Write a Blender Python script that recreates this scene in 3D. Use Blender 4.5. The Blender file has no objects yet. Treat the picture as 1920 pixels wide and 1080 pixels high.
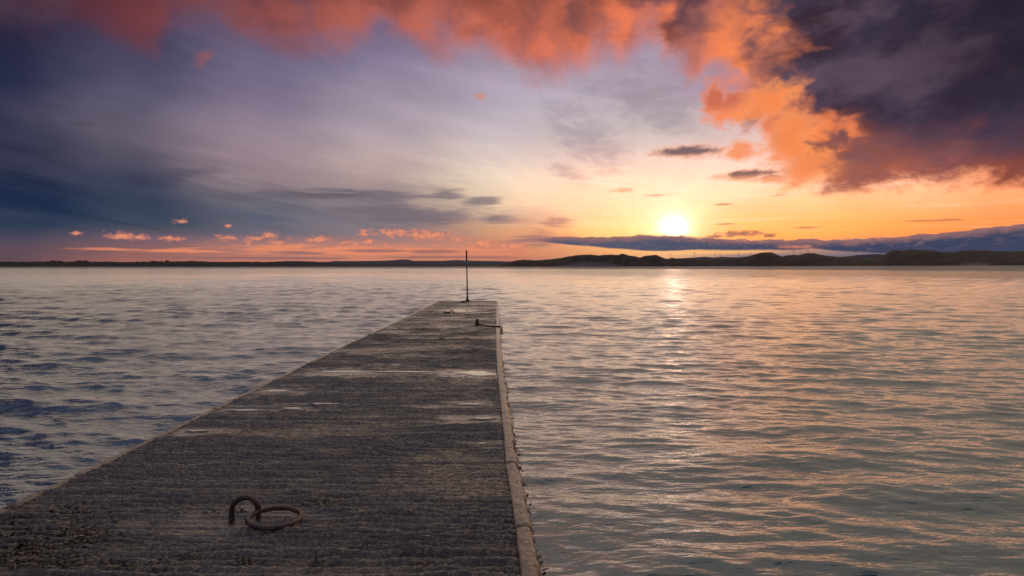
import bpy, bmesh, math, random
import numpy as np
from mathutils import Vector, Matrix

S = bpy.context.scene
COL = S.collection
R = math.radians
random.seed(7)
rng = np.random.default_rng(7)

# ------------------------------------------------------------------ survey of the place
FPX, HY = 1067.0, 501.0            # focal length and eye level measured on the photograph
CAMZ = 2.1                         # eye height above the water
SUN_A, SUN_E = R(15.9), R(3.75)

def ang(px, py):
    """bearing and elevation (degrees) of something seen at px, py"""
    x = (px - 960) / FPX; z = (HY - py) / FPX
    return math.degrees(math.atan(x)), math.degrees(math.atan(z / math.sqrt(1 + x * x)))

# ------------------------------------------------------------------ camera
cd = bpy.data.cameras.new("camera"); cam = bpy.data.objects.new("camera", cd); COL.objects.link(cam)
cam.location = (0, 0, CAMZ); cam.rotation_euler = (R(90), 0, 0)
cd.sensor_width = 36; cd.lens = 36 * FPX / 1920; cd.shift_y = -(540 - HY) / 1920
cd.clip_start = 0.05; cd.clip_end = 30000
S.camera = cam
vs = S.view_settings
vs.view_transform = 'Standard'; vs.look = 'None'; vs.gamma = 1; vs.use_curve_mapping = False
vs.exposure = 0.0
S.cycles.max_bounces = 6; S.cycles.sample_clamp_indirect = 4; S.cycles.sample_clamp_direct = 0
S.cycles.caustics_reflective = False

# ------------------------------------------------------------------ node helper
def lin(c):
    return tuple(((v / 255) / 12.92 if v / 255 <= .04045 else ((v / 255 + .055) / 1.055) ** 2.4) for v in c)

class NT:
    """tiny expression builder on a node tree"""
    def __init__(s, tree): s.t = tree
    def new(s, kind): return s.t.nodes.new(kind)
    def link(s, a, sock):
        if isinstance(a, X): s.t.links.new(a.o, sock)
        else:
            try: sock.default_value = a
            except Exception: sock.default_value = (a[0], a[1], a[2], 1) if hasattr(a, '__len__') else (a, a, a)
    def m(s, op, a, b=None, c=None, clamp=False):
        n = s.new('ShaderNodeMath'); n.operation = op; n.use_clamp = clamp
        s.link(a, n.inputs[0])
        if b is not None: s.link(b, n.inputs[1])
        if c is not None: s.link(c, n.inputs[2])
        return X(s, n.outputs[0])
    def ss(s, v, a, b, lo=0., hi=1.):
        """smoothstep from a to b (a may exceed b)"""
        n = s.new('ShaderNodeMapRange'); n.interpolation_type = 'SMOOTHSTEP'
        if isinstance(a, (int, float)) and a > b: a, b, lo, hi = b, a, hi, lo
        s.link(v, n.inputs[0]); s.link(a, n.inputs[1]); s.link(b, n.inputs[2]); s.link(lo, n.inputs[3]); s.link(hi, n.inputs[4])
        return X(s, n.outputs[0])
    def vec(s, x, y, z=0.):
        n = s.new('ShaderNodeCombineXYZ'); s.link(x, n.inputs[0]); s.link(y, n.inputs[1]); s.link(z, n.inputs[2])
        return X(s, n.outputs[0])
    def sep(s, v):
        n = s.new('ShaderNodeSeparateXYZ'); s.link(v, n.inputs[0]); return [X(s, o) for o in n.outputs]
    def noise(s, v, scale=1., detail=4., rough=.5, dist=0., color=False):
        n = s.new('ShaderNodeTexNoise'); s.link(v, n.inputs['Vector']); n.inputs['Scale'].default_value = scale
        n.inputs['Detail'].default_value = detail; n.inputs['Roughness'].default_value = rough; n.inputs['Distortion'].default_value = dist
        return X(s, n.outputs[1 if color else 0])
    def mix(s, f, a, b, op='MIX'):
        n = s.new('ShaderNodeMix'); n.data_type = 'RGBA'; n.blend_type = op; n.clamp_factor = True
        s.link(f, n.inputs[0])
        for v, k in ((a, 6), (b, 7)):
            if isinstance(v, X): s.t.links.new(v.o, n.inputs[k])
            else: n.inputs[k].default_value = (v[0], v[1], v[2], 1)
        return X(s, n.outputs[2])
    def ramp(s, f, stops, interp='LINEAR'):
        n = s.new('ShaderNodeValToRGB'); s.link(f, n.inputs[0]); cr = n.color_ramp; cr.interpolation = interp
        stops = sorted(stops, key=lambda q: q[0])
        while len(cr.elements) < len(stops): cr.elements.new(1.0)
        for e, (p, c) in zip(cr.elements, stops):
            e.position = p
        for e, (p, c) in zip(cr.elements, stops):
            e.color = (c, c, c, 1) if isinstance(c, (int, float)) else (c[0], c[1], c[2], 1)
        return X(s, n.outputs[0])

class X:
    def __init__(s, nt, o): s.nt, s.o = nt, o
    def __add__(s, b): return s.nt.m('ADD', s, b)
    __radd__ = __add__
    def __sub__(s, b): return s.nt.m('SUBTRACT', s, b)
    def __rsub__(s, b): return s.nt.m('SUBTRACT', b, s)
    def __mul__(s, b): return s.nt.m('MULTIPLY', s, b)
    __rmul__ = __mul__
    def __truediv__(s, b): return s.nt.m('DIVIDE', s, b)
    def __neg__(s): return s.nt.m('MULTIPLY', s, -1.)

# ------------------------------------------------------------------ world: dusk sky with lit clouds
def build_world():
    w = bpy.data.worlds.new("World"); S.world = w; w.use_nodes = True
    t = w.node_tree; t.nodes.clear(); n = NT(t)
    tc = n.new('ShaderNodeTexCoord'); D = X(n, tc.outputs['Generated'])
    x, y, z = n.sep(D)
    A = n.m('ARCTAN2', x, y) * (180 / math.pi)
    E = n.m('ARCSINE', n.m('MINIMUM', n.m('MAXIMUM', z, -1.), 1.)) * (180 / math.pi)
    def ae(px, py): return ang(px, py)
    # slow waviness of the bearings so that the layers never end in straight lines
    wc = n.noise(n.vec(A * .06, E * .14, 3.1), 1., 5., .55, 0., True)
    wr, wg, wb = n.sep(wc)
    Aw = A + (wr - .5) * 10.
    Ew = E + (wg - .5) * 2.6
    low = n.ss(E, 7., 2.)                      # near the horizon everything lies flatter
    Eb_ = n.mix(low, n.vec(Ew, 0, 0), n.vec(E + (wg - .5) * .5, 0, 0)); Eb_ = n.sep(Eb_)[0]
    # ---- clear sky and veils: columns of colour by bearing
    cols = {
     0:   [(0,(42,34,56)),(60,(40,37,60)),(120,(37,41,70)),(180,(42,46,74)),(240,(46,49,72)),(300,(44,47,70)),(340,(33,43,69)),(380,(27,44,74)),(420,(38,56,80)),(445,(72,70,88)),(465,(92,76,88)),(495,(100,76,85))],
     240: [(0,(66,52,78)),(60,(64,60,86)),(120,(70,68,95)),(180,(86,83,106)),(240,(94,87,104)),(300,(80,76,94)),(340,(59,65,88)),(380,(56,66,88)),(420,(64,76,94)),(445,(110,92,105)),(465,(135,98,100)),(495,(165,104,94))],
     480: [(0,(95,78,105)),(60,(98,90,118)),(120,(112,104,132)),(180,(129,116,140)),(240,(143,127,142)),(300,(150,130,140)),(340,(142,124,132)),(380,(110,106,116)),(410,(86,94,112)),(440,(112,105,118)),(465,(180,124,112)),(495,(190,120,102))],
     720: [(0,(112,98,126)),(60,(120,108,135)),(120,(137,125,152)),(180,(157,144,162)),(240,(174,160,170)),(300,(190,168,166)),(340,(180,157,153)),(380,(137,122,128)),(410,(124,114,124)),(440,(132,120,126)),(465,(195,133,113)),(495,(210,132,102))],
     960: [(0,(130,112,140)),(60,(142,128,154)),(120,(166,150,168)),(180,(181,169,186)),(240,(200,186,192)),(300,(224,203,194)),(340,(242,218,194)),(380,(240,208,174)),(410,(205,164,142)),(430,(224,166,124)),(455,(208,140,112)),(475,(215,136,104)),(495,(180,118,102))],
     1200:[(0,(150,128,152)),(60,(150,134,158)),(120,(166,149,168)),(180,(179,163,176)),(240,(206,190,190)),(300,(233,213,202)),(340,(249,224,199)),(380,(253,226,184)),(420,(255,217,152)),(440,(255,206,130)),(470,(250,180,112)),(495,(186,136,112))],
     1440:[(0,(140,122,150)),(180,(165,140,160)),(240,(226,196,192)),(300,(241,213,202)),(340,(250,216,192)),(380,(251,204,156)),(420,(251,184,114)),(445,(249,168,94)),(472,(190,140,120)),(482,(120,112,122)),(495,(105,100,118))],
     1680:[(0,(120,100,130)),(240,(200,160,150)),(300,(240,190,162)),(340,(245,193,158)),(380,(244,182,134)),(420,(243,158,92)),(440,(239,146,86)),(468,(140,120,122)),(480,(104,102,120)),(495,(88,90,112))],
     1920:[(0,(90,80,110)),(240,(190,140,125)),(340,(236,168,128)),(380,(229,152,107)),(410,(223,137,87)),(430,(216,127,82)),(465,(110,102,114)),(478,(84,88,110)),(495,(78,84,110))],
    }
    def col_ramp(px, lst, overhead):
        st = []
        for py, c in lst:
            st.append(((ae(px, py)[1] + 2) / 60, lin(c)))
        top = st[-1] if st[-1][0] > st[0][0] else st[0]
        st.append(((34 + 2) / 60, overhead[0])); st.append((1., overhead[1]))
        st = [(min(max(p, 0), 1), c) for p, c in st]
        return n.ramp((Eb_ + 2.) / 60., st, 'EASE' if False else 'LINEAR')
    def up_(k): return (.98 * k, .90 * k, .94 * k)
    over = {0: (lin((100,110,146)),up_(.20)), 240:(lin((108,118,152)),up_(.20)), 480:(lin((114,120,152)),up_(.20)), 720:(lin((118,120,150)),up_(.20)),
            960:(lin((116,114,144)),up_(.20)), 1200:(lin((132,124,150)),up_(.18)), 1440:(lin((104,96,122)),up_(.14)), 1680:(lin((84,82,106)),up_(.14)), 1920:(lin((76,78,104)),up_(.14))}
    xs = sorted(cols)
    base = col_ramp(xs[0], cols[xs[0]], over[xs[0]])
    for i in range(1, len(xs)):
        a0 = ae(xs[i - 1], 300)[0]; a1 = ae(xs[i], 300)[0]
        base = n.mix(n.ss(Aw, a0, a1), base, col_ramp(xs[i], cols[xs[i]], over[xs[i]]))
    # behind the viewer the dusk sky settles to a plain blue grey
    back = n.ramp((E + 2.) / 60., [(0., lin((150,120,125))), (.15, lin((118,112,138))), (.45, lin((126,136,170))), (1., up_(.20))])
    base = n.mix(n.ss(n.m('ABSOLUTE', A), 55., 110.), base, back)
    c = base
    # ---- high veil: long soft streaks fanning out from beyond the sun
    pa, pe = ae(1190, 470)
    th = n.m('ARCTAN2', A - pa, E - pe); rho = n.m('SQRT', (A - pa) * (A - pa) + (E - pe) * (E - pe))
    veil = n.noise(n.vec(th * 5.0, rho * .05, 1.7), 1., 5., .6, .4)
    v2 = n.noise(n.vec(A * .035, Ew * .35 + A * .05, 8.3), 1., 6., .6, .6)
    k = ((veil - .5) * .5 + (v2 - .5) * .9) * n.ss(E, .6, 4.)
    c = n.mix(n.m('MAXIMUM', k, 0., clamp=True), c, n.mix(1., c, (1.7, 1.6, 1.5), 'MULTIPLY'))
    c = n.mix(n.m('MAXIMUM', -k, 0., clamp=True), c, n.mix(1., c, (.45, .48, .55), 'MULTIPLY'))
    bk = n.noise(n.vec(A * .07, (E + A * .17) * .75, 71.), 1., 6., .6, .5)
    m = n.ss(bk, .44, .66) * n.ss(E, 2.2, 4.) * n.ss(E, 13., 7.) * n.ss(A, 2., -8.)
    c = n.mix(m * .36, c, n.mix(n.ss(A, -14., -34.), lin((146, 130, 134)), lin((74, 76, 96))))
    m = n.ss(bk, .46, .28) * n.ss(E, 1.8, 3.) * n.ss(E, 12., 6.) * n.ss(A, 0., -8.)
    c = n.mix(m * .30, c, n.mix(n.ss(A, -10., -30.), lin((98, 96, 112)), lin((30, 40, 64))))
    # thin flat lines of cirrus in the bright part
    ci = n.noise(n.vec(A * .045 + 4., E * 2.3 - A * .03, 5.), 1., 5., .62, .8)
    m = n.ss(ci, .56, .72) * n.ss(E, 1.2, 3.2) * n.ss(E, 12., 6.) * n.ss(A, -12., 2.)
    c = n.mix(m * .35, c, lin((255, 232, 208)))
    def blob(px, py, rx, ry, tilt=0., AA=None, EE=None):
        a0, e0 = ae(px, py); ra = abs(ae(px + rx, py)[0] - a0); re = abs(ae(px, py - ry)[1] - e0)
        da = (AA if AA is not None else A) - a0; de = (EE if EE is not None else E) - e0
        if tilt: de = de + da * tilt
        da = da * (1 / ra); de = de * (1 / re)
        return n.m('SQRT', da * da + de * de)
    def mn(*q):
        o = q[0]
        for b in q[1:]: o = n.m('MINIMUM', o, b)
        return o
    # fine billow used by all cumulus shapes
    bl = n.noise(n.vec(A * .9, E * 1.5, 2.2), 1., 7., .62, .3)
    bs = n.noise(n.vec(A * .33, E * .8, 7.7), 1., 6., .6, .6)
    fl = n.noise(n.vec(A * .16, E * 1.4, 4.9), 1., 6., .62, .7)
    # ---- grey smears in mid sky
    g1 = mn(blob(1105, 265, 95, 75, .35), blob(1215, 190, 130, 75, .3), blob(1060, 320, 60, 30, .4))
    m = n.ss(g1 + (bs - .5) * 1.9, 1.0, .1) * .55
    c = n.mix(m, c, lin((148, 136, 148)))
    g2 = mn(blob(835, 362, 42, 13, -.03), blob(905, 378, 46, 11, -.1), blob(760, 405, 190, 26), blob(930, 412, 60, 12), blob(1010, 445, 70, 18), blob(1050, 417, 40, 12), blob(700, 365, 150, 16))
    m = n.ss(g2 + (fl - .5) * 2.6, 1.05, .2) * .75
    c = n.mix(m, c, lin((112, 103, 114)))
    g3 = mn(blob(150, 233, 50, 9, -.05), blob(300, 330, 130, 22, -.22), blob(560, 365, 170, 14, -.06))
    m = n.ss(g3 + (fl - .5) * 2.4, 1., .2) * .35
    c = n.mix(m, c, lin((62, 62, 82)))
    # ---- warm light around the sun
    sd = n.m('SQRT', (A - math.degrees(SUN_A)) * (A - math.degrees(SUN_A)) + (E - math.degrees(SUN_E)) * (E - math.degrees(SUN_E)) * 1.25)
    def glow(r0, col):
        nonlocal c
        g = n.m('EXPONENT', -(sd * sd) * (1 / (r0 * r0)))
        c = n.mix(g, c, n.mix(1., c, col, 'ADD'))
    glow(8., (.05, .035, .02)); glow(3.8, (.10, .08, .06))
    # the low western sky glows well past what the picture can hold in its reds
    gold = n.ss(A, -3., 10.) * n.ss(A, 85., 45.) * n.ss(E, 14., 6.) * n.ss(E, 1.6, 3.)
    c = n.mix(1., c, n.mix(gold, (0, 0, 0), (.45, .085, .0)), 'ADD')
    # ---- rose cumuli low over the left shore
    cu = mn(blob(142, 437, 17, 5), blob(228, 442, 36, 10), blob(262, 445, 22, 7), blob(318, 447, 34, 6), blob(338, 415, 15, 6), blob(427, 423, 9, 5), blob(425, 446, 24, 7),
            blob(505, 441, 22, 9), blob(480, 447, 24, 7), blob(600, 449, 32, 8), blob(682, 437, 15, 11), blob(690, 453, 13, 8), blob(740, 437, 50, 11), blob(800, 441, 70, 14), blob(860, 448, 36, 8),
            blob(910, 457, 40, 12), blob(960, 462, 40, 12))
    fb = n.noise(n.vec(A * 1.7, E * 2.6, 6.), 1., 6., .62)
    f = cu + (fb - .5) * 3.0
    band = n.ss(E, .9, 1.5) * n.ss(E, 3.6, 2.2) * n.ss(A, -33., -24.) * n.ss(A, 2., -2.)
    sc = n.noise(n.vec(A * .62, E * 1.9, 81.), 1., 7., .66, .2)
    f = n.m('MINIMUM', f, 1.5 - n.ss(sc, .43, .62) * band * 1.25)
    m = n.ss(f, 1.1, .2) * .85
    c = n.mix(m, c, n.mix(n.ss(f, .9, -.1), lin((186, 118, 108)), lin((240, 150, 112))))
    st = mn(blob(700, 470, 330, 11), blob(520, 466, 130, 10), blob(300, 469, 190, 4))
    m = n.ss(st + (n.noise(n.vec(A * .22, E * 4.2, 1.), 1., 6., .65, .3) - .5) * 3.2, 1., .2) * .8
    c = n.mix(m, c, lin((236, 142, 104)))
    st = mn(blob(705, 471, 80, 5), blob(820, 472, 80, 5), blob(560, 474, 60, 4), blob(850, 482, 200, 4), blob(480, 484, 300, 3))
    m = n.ss(st + (fl - .5) * 1.6, 1., .3) * .7
    c = n.mix(m, c, lin((128, 98, 104)))
    # ---- dark bank low on the right, lit along its crest
    def prof(pts):
        return n.ramp((A + 6.) / 55., [((ae(px, py)[0] + 6) / 55, (ae(px, py)[1] + 1) / 10) for px, py in pts], 'LINEAR') * 10. - 1.
    bank_top = prof([(870,460),(985,449),(1020,445),(1050,442),(1130,445),(1200,440),(1250,439),(1290,442),(1340,446),(1400,448),(1500,449),(1600,448),(1680,443),(1760,436),(1830,429),(1920,419),(2400,395)])
    bank_bot = prof([(870,461),(985,450),(1040,457),(1100,462),(1150,467),(1220,471),(1300,470),(1400,470),(1470,469),(1520,466),(1600,473),(1700,478),(1920,482),(2400,486)])
    bt = n.noise(n.vec(A * .75, E * 2.2, 9.), 1., 7., .6, .2)
    tt = (bank_top - E) + (bt - .5) * .75
    bb = (E - bank_bot) + (fl - .5) * .5
    m = n.ss(tt, -.02, .09) * n.ss(bb, -.04, .14) * n.ss(A, ae(975, 450)[0], ae(1030, 450)[0])
    puff = n.noise(n.vec(A * .8, E * 2.4, 14.), 1., 7., .6, .4)
    bcol = n.mix(n.ss(tt + (puff - .5) * .9, 0.05, .75), lin((150, 108, 106)), n.mix(n.ss(A, 8., 34.), lin((86, 88, 108)), lin((64, 69, 95))))
    bcol = n.mix(n.ss(puff, .52, .68) * n.ss(tt, 1.7, .2) * .55, bcol, lin((158, 124, 126)))
    rim = n.ss(tt, .22, 0.) * n.ss(n.m('ABSOLUTE', A - math.degrees(SUN_A)), 9., 0.)
    bcol = n.mix(rim, bcol, lin((250, 180, 110)))
    c = n.mix(m, c, bcol)
    # bright slot under the bank
    sl = blob(1330, 473, 190, 5) + (fl - .5) * .8
    c = n.mix(n.ss(sl, 1., .2) * .85, c, lin((255, 190, 120)))
    sl = blob(1490, 463, 50, 5) + (bl - .5) * 1.4
    c = n.mix(n.ss(sl, 1., .2) * .6, c, lin((236, 140, 110)))
    # small dark flecks in the bright sky
    fk = mn(blob(1390, 438, 58, 8), blob(1345, 443, 30, 4), blob(1445, 441, 18, 5))
    f = fk + (n.noise(n.vec(A * 1.4, E * 3., 3.), 1., 6., .6) - .5) * 2.1
    c = n.mix(n.ss(f, 1., .5) * .8, c, n.mix(n.ss(f, .8, .2), lin((226, 140, 90)), lin((140, 96, 92))))
    fk = mn(blob(1510, 427, 40, 3, .0), blob(1785, 412, 32, 2.6, .05), blob(1360, 420, 24, 2), blob(1355, 383, 26, 3), blob(1740, 414, 60, 2.2, .03))
    c = n.mix(n.ss(fk + (fl - .5) * 1.4, 1., .3) * .7, c, lin((176, 112, 92)))
    fk = mn(blob(1165, 357, 34, 6), blob(1232, 366, 32, 4), blob(1460, 366, 20, 4), blob(900, 180, 16, 10), blob(382, 110, 26, 22, -.5))
    c = n.mix(n.ss(fk + (bl - .5) * 1.6, 1., .2) * .6, c, n.mix(n.ss(A, -20., 6.), lin((150, 86, 92)), lin((238, 150, 108))))
    # con trail
    ct_a, ct_e = ae(1040, 336)
    tr = n.m('ABSOLUTE', E - ct_e + (A - ct_a) * .085 + (A - ct_a) * (A - ct_a) * .004 + (fl - .5) * .25)
    c = n.mix(n.ss(tr, .10, .01) * n.ss(A, ct_a - 1., ct_a + 1.) * n.ss(A, ct_a + 11., ct_a + 5.) * .6, c, lin((255, 240, 222)))
    # ---- the burning cloud sheet above: fringe lit from below, body dark
    def aprof(pts, AA):
        return n.ramp((AA + 52.) / 100., [((ae(px, py)[0] + 52) / 100, (ae(px, py)[1] + 2) / 34) for px, py in pts], 'LINEAR') * 34. - 2.
    streak = n.noise(n.vec(th * 7., rho * .07, 11.), 1., 4., .5, .2)
    soft = n.noise(n.vec(A * .13, E * .2, 15.), 1., 4., .5, .4)
    bs2 = n.noise(n.vec(A * .3, E * .5, 27.), 1., 8., .60, .3)
    right = n.ss(A, 15., 26.)
    A1 = A + (bs2 - .5) * 3. + (soft - .5) * 3.
    edge = [(-300,50),(0,40),(70,50),(150,40),(235,72),(290,70),(320,30),(400,36),(450,60),(560,92),(650,104),(690,78),(715,50),(780,90),(845,108),(900,108),(960,134),(1010,150),(1060,150),(1105,118),
            (1160,112),(1205,86),(1235,98),(1285,152),(1320,146),(1360,170),(1400,190),(1440,250),(1480,330),(1560,366),(1700,352),(1920,362)]
    Eb = aprof(edge, A1)
    dark = [(-300,-60),(0,-40),(300,-40),(480,6),(560,24),(650,-20),(760,12),(850,-24),(920,24),(960,36),(1000,24),(1090,40),(1150,14),(1200,-36),(1240,36),(1275,96),(1305,60),(1345,0),(1390,20),(1440,88),
            (1490,150),(1530,220),(1560,310),(1600,340),(1700,336),(1800,336),(1920,344)]
    Ed = aprof(dark, A + (soft - .5) * 15. + (bs2 - .5) * 8.)
    wl = (streak - .5) * 2.1 + (bs2 - .5) * .7
    wr_ = (bs2 - .5) * 1.5 + (bl - .5) * .5 + (soft - .5) * .6
    wisp = wl * (1. - right) + wr_ * right
    F = (E - Eb) * .30 + wisp
    over_left = n.ss(E, 26., 42.) * n.ss(A, 25., -5.)
    backfade = n.ss(n.m('ABSOLUTE', A), 105., 60.)
    alpha = n.ss(F, n.ss(A, 24., 32., -.45, -.2), n.ss(A, 24., 32., .85, .5)) * (1. - over_left) * backfade
    hole = blob(1345, 128, 34, 26, .1) + (bs2 - .5) * 1.2
    alpha = alpha * n.ss(hole, .3, 1.2, .25, 1.)
    lit = n.ramp((A + 42.) / 84., [((ae(px, 60)[0] + 42) / 84, lin(q)) for px, q in
          [(0,(60,34,48)),(240,(116,58,62)),(480,(160,82,70)),(720,(194,102,82)),(1000,(222,116,86)),(1250,(240,128,86)),(1480,(252,142,86)),(1700,(232,124,80)),(1920,(214,110,76))]])
    shade = n.noise(n.vec(th * 5.5 + (bs2 - .5) * 1.2, rho * .13, 51.), 1., 5., .55, .3)
    lit = n.mix(n.ss(shade, .42, .66) * .75, lit, n.mix(.62, lit, lin((118, 92, 108))))
    lit = n.mix(n.ss(shade, .40, .25) * n.ss(A, -20., 5.) * .45, lit, lin((255, 156, 104)))
    deepn = n.noise(n.vec(A * .10, E * .16, 21.), 1., 5., .55, .5)
    body = n.mix(n.ss(deepn, .35, .65), lin((64, 43, 55)), lin((70, 60, 80)))
    body = n.mix(n.ss(A + (E - 12.) * .5, 26., 46.) * .85, body, lin((36, 31, 48)))
    body = n.mix(n.ss(E, 6., 9.) * n.ss(E, 15., 10.) * n.ss(A, 30., 36.) * .5, body, lin((54, 56, 82)))
    fold = n.noise(n.vec(A * .13, E * .26 - A * .02, 61.), 1., 6., .52, .1)
    body = n.mix(n.ss(fold, .46, .68) * n.ss(A, 46., 28.) * .85, body, lin((99, 79, 93)))
    body = n.mix(n.ss(bs2, .45, .68) * n.ss(A, 46., 30.) * .35, body, lin((104, 84, 98)))
    body = n.mix(n.ss(fold, .48, .30) * .5, body, lin((40, 31, 43)))
    body = n.mix(n.ss(A, 22., -4.), body, lin((92, 52, 48)))
    body = n.mix(n.ss(A, -4., -32.), body, lin((62, 36, 48)))
    mid = n.mix(.55, lit, body)
    big = n.noise(n.vec(A * .16, E * .24, 31.), 1., 5., .52, .5)
    G = (E - Ed) * .34 + (big - .5) * n.ss(A, 29., 34., 2.3, 1.0) + (bs2 - .5) * 1.3 + (streak - .5) * (1. - right) * 1.2
    cc = n.mix(n.ss(G, -1.3, .7), lit, mid)
    cc = n.mix(n.ss(G, -.3, 1.9), cc, body)
    glowp = n.noise(n.vec(A * .22, E * .34, 44.), 1., 5., .55, .4)
    cc = n.mix(n.ss(glowp, .55, .75) * n.ss(A, 44., 22.) * n.ss(G, 2.8, .4) * .5, cc, mid)
    c = n.mix(alpha * n.ss(A, -30., 12., .86, 1.), c, cc)
    # tongues of the sheet hanging over the bright part
    def tongue(shape, amp, a_max, rimc, bodyc, under):
        nonlocal c
        f = shape + (bl - .5) * amp * 1.1 + (bs2 - .5) * amp * 1.5
        cl = n.mix(n.ss(f, .95, .3), rimc, bodyc)
        cl = n.mix(under, cl, rimc)
        c = n.mix(n.ss(f, 1.15, .35) * a_max, c, cl)
    e0 = ae(1300, 213)[1]
    tongue(mn(blob(1372, 205, 62, 38, -.15), blob(1340, 190, 30, 45)), 1.3, .95, lin((250, 140, 88)), lin((206, 108, 78)), n.ss(E, e0 + .9, e0 - .6))
    tongue(blob(1412, 222, 26, 26, -.5), 1.2, .7, lin((220, 130, 100)), lin((128, 90, 90)), 0.)
    tongue(mn(blob(1475, 265, 62, 60, -.2), blob(1505, 318, 62, 36, -.35), blob(1386, 284, 40, 22), blob(1440, 190, 70, 40, -.3)), 1.0, .85, lin((252, 160, 100)), lin((248, 140, 82)), 0.)
    e0 = ae(1285, 289)[1]
    tongue(blob(1284, 284, 84, 15), 1.1, .92, lin((244, 168, 130)), lin((112, 86, 92)), n.ss(E, e0 + .2, e0 - .5))
    e0 = ae(1405, 328)[1]
    tongue(mn(blob(1410, 326, 90, 10, -.02), blob(1450, 334, 50, 12)), 1.1, .92, lin((246, 158, 112)), lin((122, 88, 88)), n.ss(E, e0 + .2, e0 - .5))
    # the sun burning through above the bank
    up = n.ss(tt, .25, -.35)
    g = n.m('EXPONENT', -(sd * sd) * (1 / (1.3 * 1.3))) * up
    c = n.mix(1., c, n.mix(g, (0, 0, 0), (.3, .2, .2)), 'ADD')
    g = n.m('EXPONENT', -sd * 2.5) * up
    c = n.mix(1., c, n.mix(g, (0, 0, 0), (17., 9.5, 7.)), 'ADD')
    g = n.m('EXPONENT', -sd * .8) * n.ss(tt, .35, -.35)
    c = n.mix(1., c, n.mix(g, (0, 0, 0), (.30, .30, .36)), 'ADD')
    g = n.m('EXPONENT', -(sd * sd) * (1 / (2.9 * 2.9))) * n.ss(tt, .3, -.2)
    c = n.mix(1., c, n.mix(g, (0, 0, 0), (.24, .17, .13)), 'ADD')
    # below the eye line: same tone as the horizon haze
    # physical sky as the faint blue fill of the upper dome
    sk = n.new('ShaderNodeTexSky'); sk.sky_type = 'NISHITA'; sk.sun_disc = False; sk.sun_elevation = SUN_E; sk.sun_rotation = SUN_A
    bg = n.new('ShaderNodeBackground'); n.link(c, bg.inputs[0]); bg.inputs[1].default_value = 1.0
    bg2 = n.new('ShaderNodeBackground'); t.links.new(sk.outputs[0], bg2.inputs[0])
    n.link(n.ss(E, 30., 60.) * .05, bg2.inputs[1])
    ad = n.new('ShaderNodeAddShader'); t.links.new(bg.outputs[0], ad.inputs[0]); t.links.new(bg2.outputs[0], ad.inputs[1])
    out = n.new('ShaderNodeOutputWorld'); t.links.new(ad.outputs[0], out.inputs[0])
    w.cycles.sampling_method = 'MANUAL'; w.cycles.sample_map_resolution = 1024
build_world()

# ------------------------------------------------------------------ sun lamp, widened far past the disc as an added sky fill
sl = bpy.data.lights.new("sun", 'SUN'); sl.energy = 1.05; sl.angle = R(119.0); sl.color = (1.0, .77, .52)
so = bpy.data.objects.new("sun", sl); COL.objects.link(so)
sdir = Vector((math.sin(SUN_A) * math.cos(SUN_E), math.cos(SUN_A) * math.cos(SUN_E), math.sin(SUN_E)))
so.rotation_euler = (-sdir).to_track_quat('-Z', 'Y').to_euler(); so.location = sdir * 50

# ------------------------------------------------------------------ general helpers
_T = rng.random((256, 256)).astype(np.float32)
def vn(x, y, seed=0):
    """smooth value noise, 0..1"""
    x = np.asarray(x, np.float64) + seed * 17.31; y = np.asarray(y, np.float64) + seed * 9.77
    xi = np.floor(x).astype(np.int64); yi = np.floor(y).astype(np.int64)
    fx = x - xi; fy = y - yi; fx = fx * fx * (3 - 2 * fx); fy = fy * fy * (3 - 2 * fy)
    a = _T[xi & 255, yi & 255]; b = _T[(xi + 1) & 255, yi & 255]; c = _T[xi & 255, (yi + 1) & 255]; d = _T[(xi + 1) & 255, (yi + 1) & 255]
    return a * (1 - fx) * (1 - fy) + b * fx * (1 - fy) + c * (1 - fx) * fy + d * fx * fy
def fbm(x, y, o=4, seed=0, g=.5):
    s = 0.; a = 1.; tot = 0.
    for i in range(o):
        s = s + a * vn(np.asarray(x) * 2 ** i, np.asarray(y) * 2 ** i, seed + i * 3); tot += a; a *= g
    return s / tot

def sstep(v, a, b):
    t = np.clip((v - a) / (b - a), 0, 1); return t * t * (3 - 2 * t)

def grid_mesh(name, P, mat, parent=None, smooth=True, wrap=False, attrs=None):
    """P: rows x cols x 3 array -> quad mesh object"""
    nr, nc, _ = P.shape
    me = bpy.data.meshes.new(name)
    idx = np.arange(nr * nc, dtype=np.int32).reshape(nr, nc)
    if wrap: idx = np.concatenate([idx, idx[:, :1]], 1)
    a = idx[:-1, :-1].ravel(); b = idx[:-1, 1:].ravel(); c = idx[1:, 1:].ravel(); d = idx[1:, :-1].ravel()
    q = np.stack([a, b, c, d], 1).ravel().astype(np.int32)
    nf = len(a)
    me.vertices.add(nr * nc); me.vertices.foreach_set('co', np.ascontiguousarray(P, np.float32).ravel())
    me.loops.add(nf * 4); me.loops.foreach_set('vertex_index', q)
    me.polygons.add(nf); me.polygons.foreach_set('loop_start', np.arange(0, nf * 4, 4, dtype=np.int32))
    try: me.polygons.foreach_set('loop_total', np.full(nf, 4, np.int32))
    except Exception: pass
    me.update(calc_edges=True)
    me.polygons.foreach_set('use_smooth', np.full(nf, smooth, bool))
    for k, v in (attrs or {}).items():
        at = me.attributes.new(k, 'FLOAT', 'POINT'); at.data.foreach_set('value', np.ascontiguousarray(v, np.float32).ravel())
    me.materials.append(mat)
    o = bpy.data.objects.new(name, me); COL.objects.link(o)
    if parent: o.parent = parent
    return o

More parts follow.
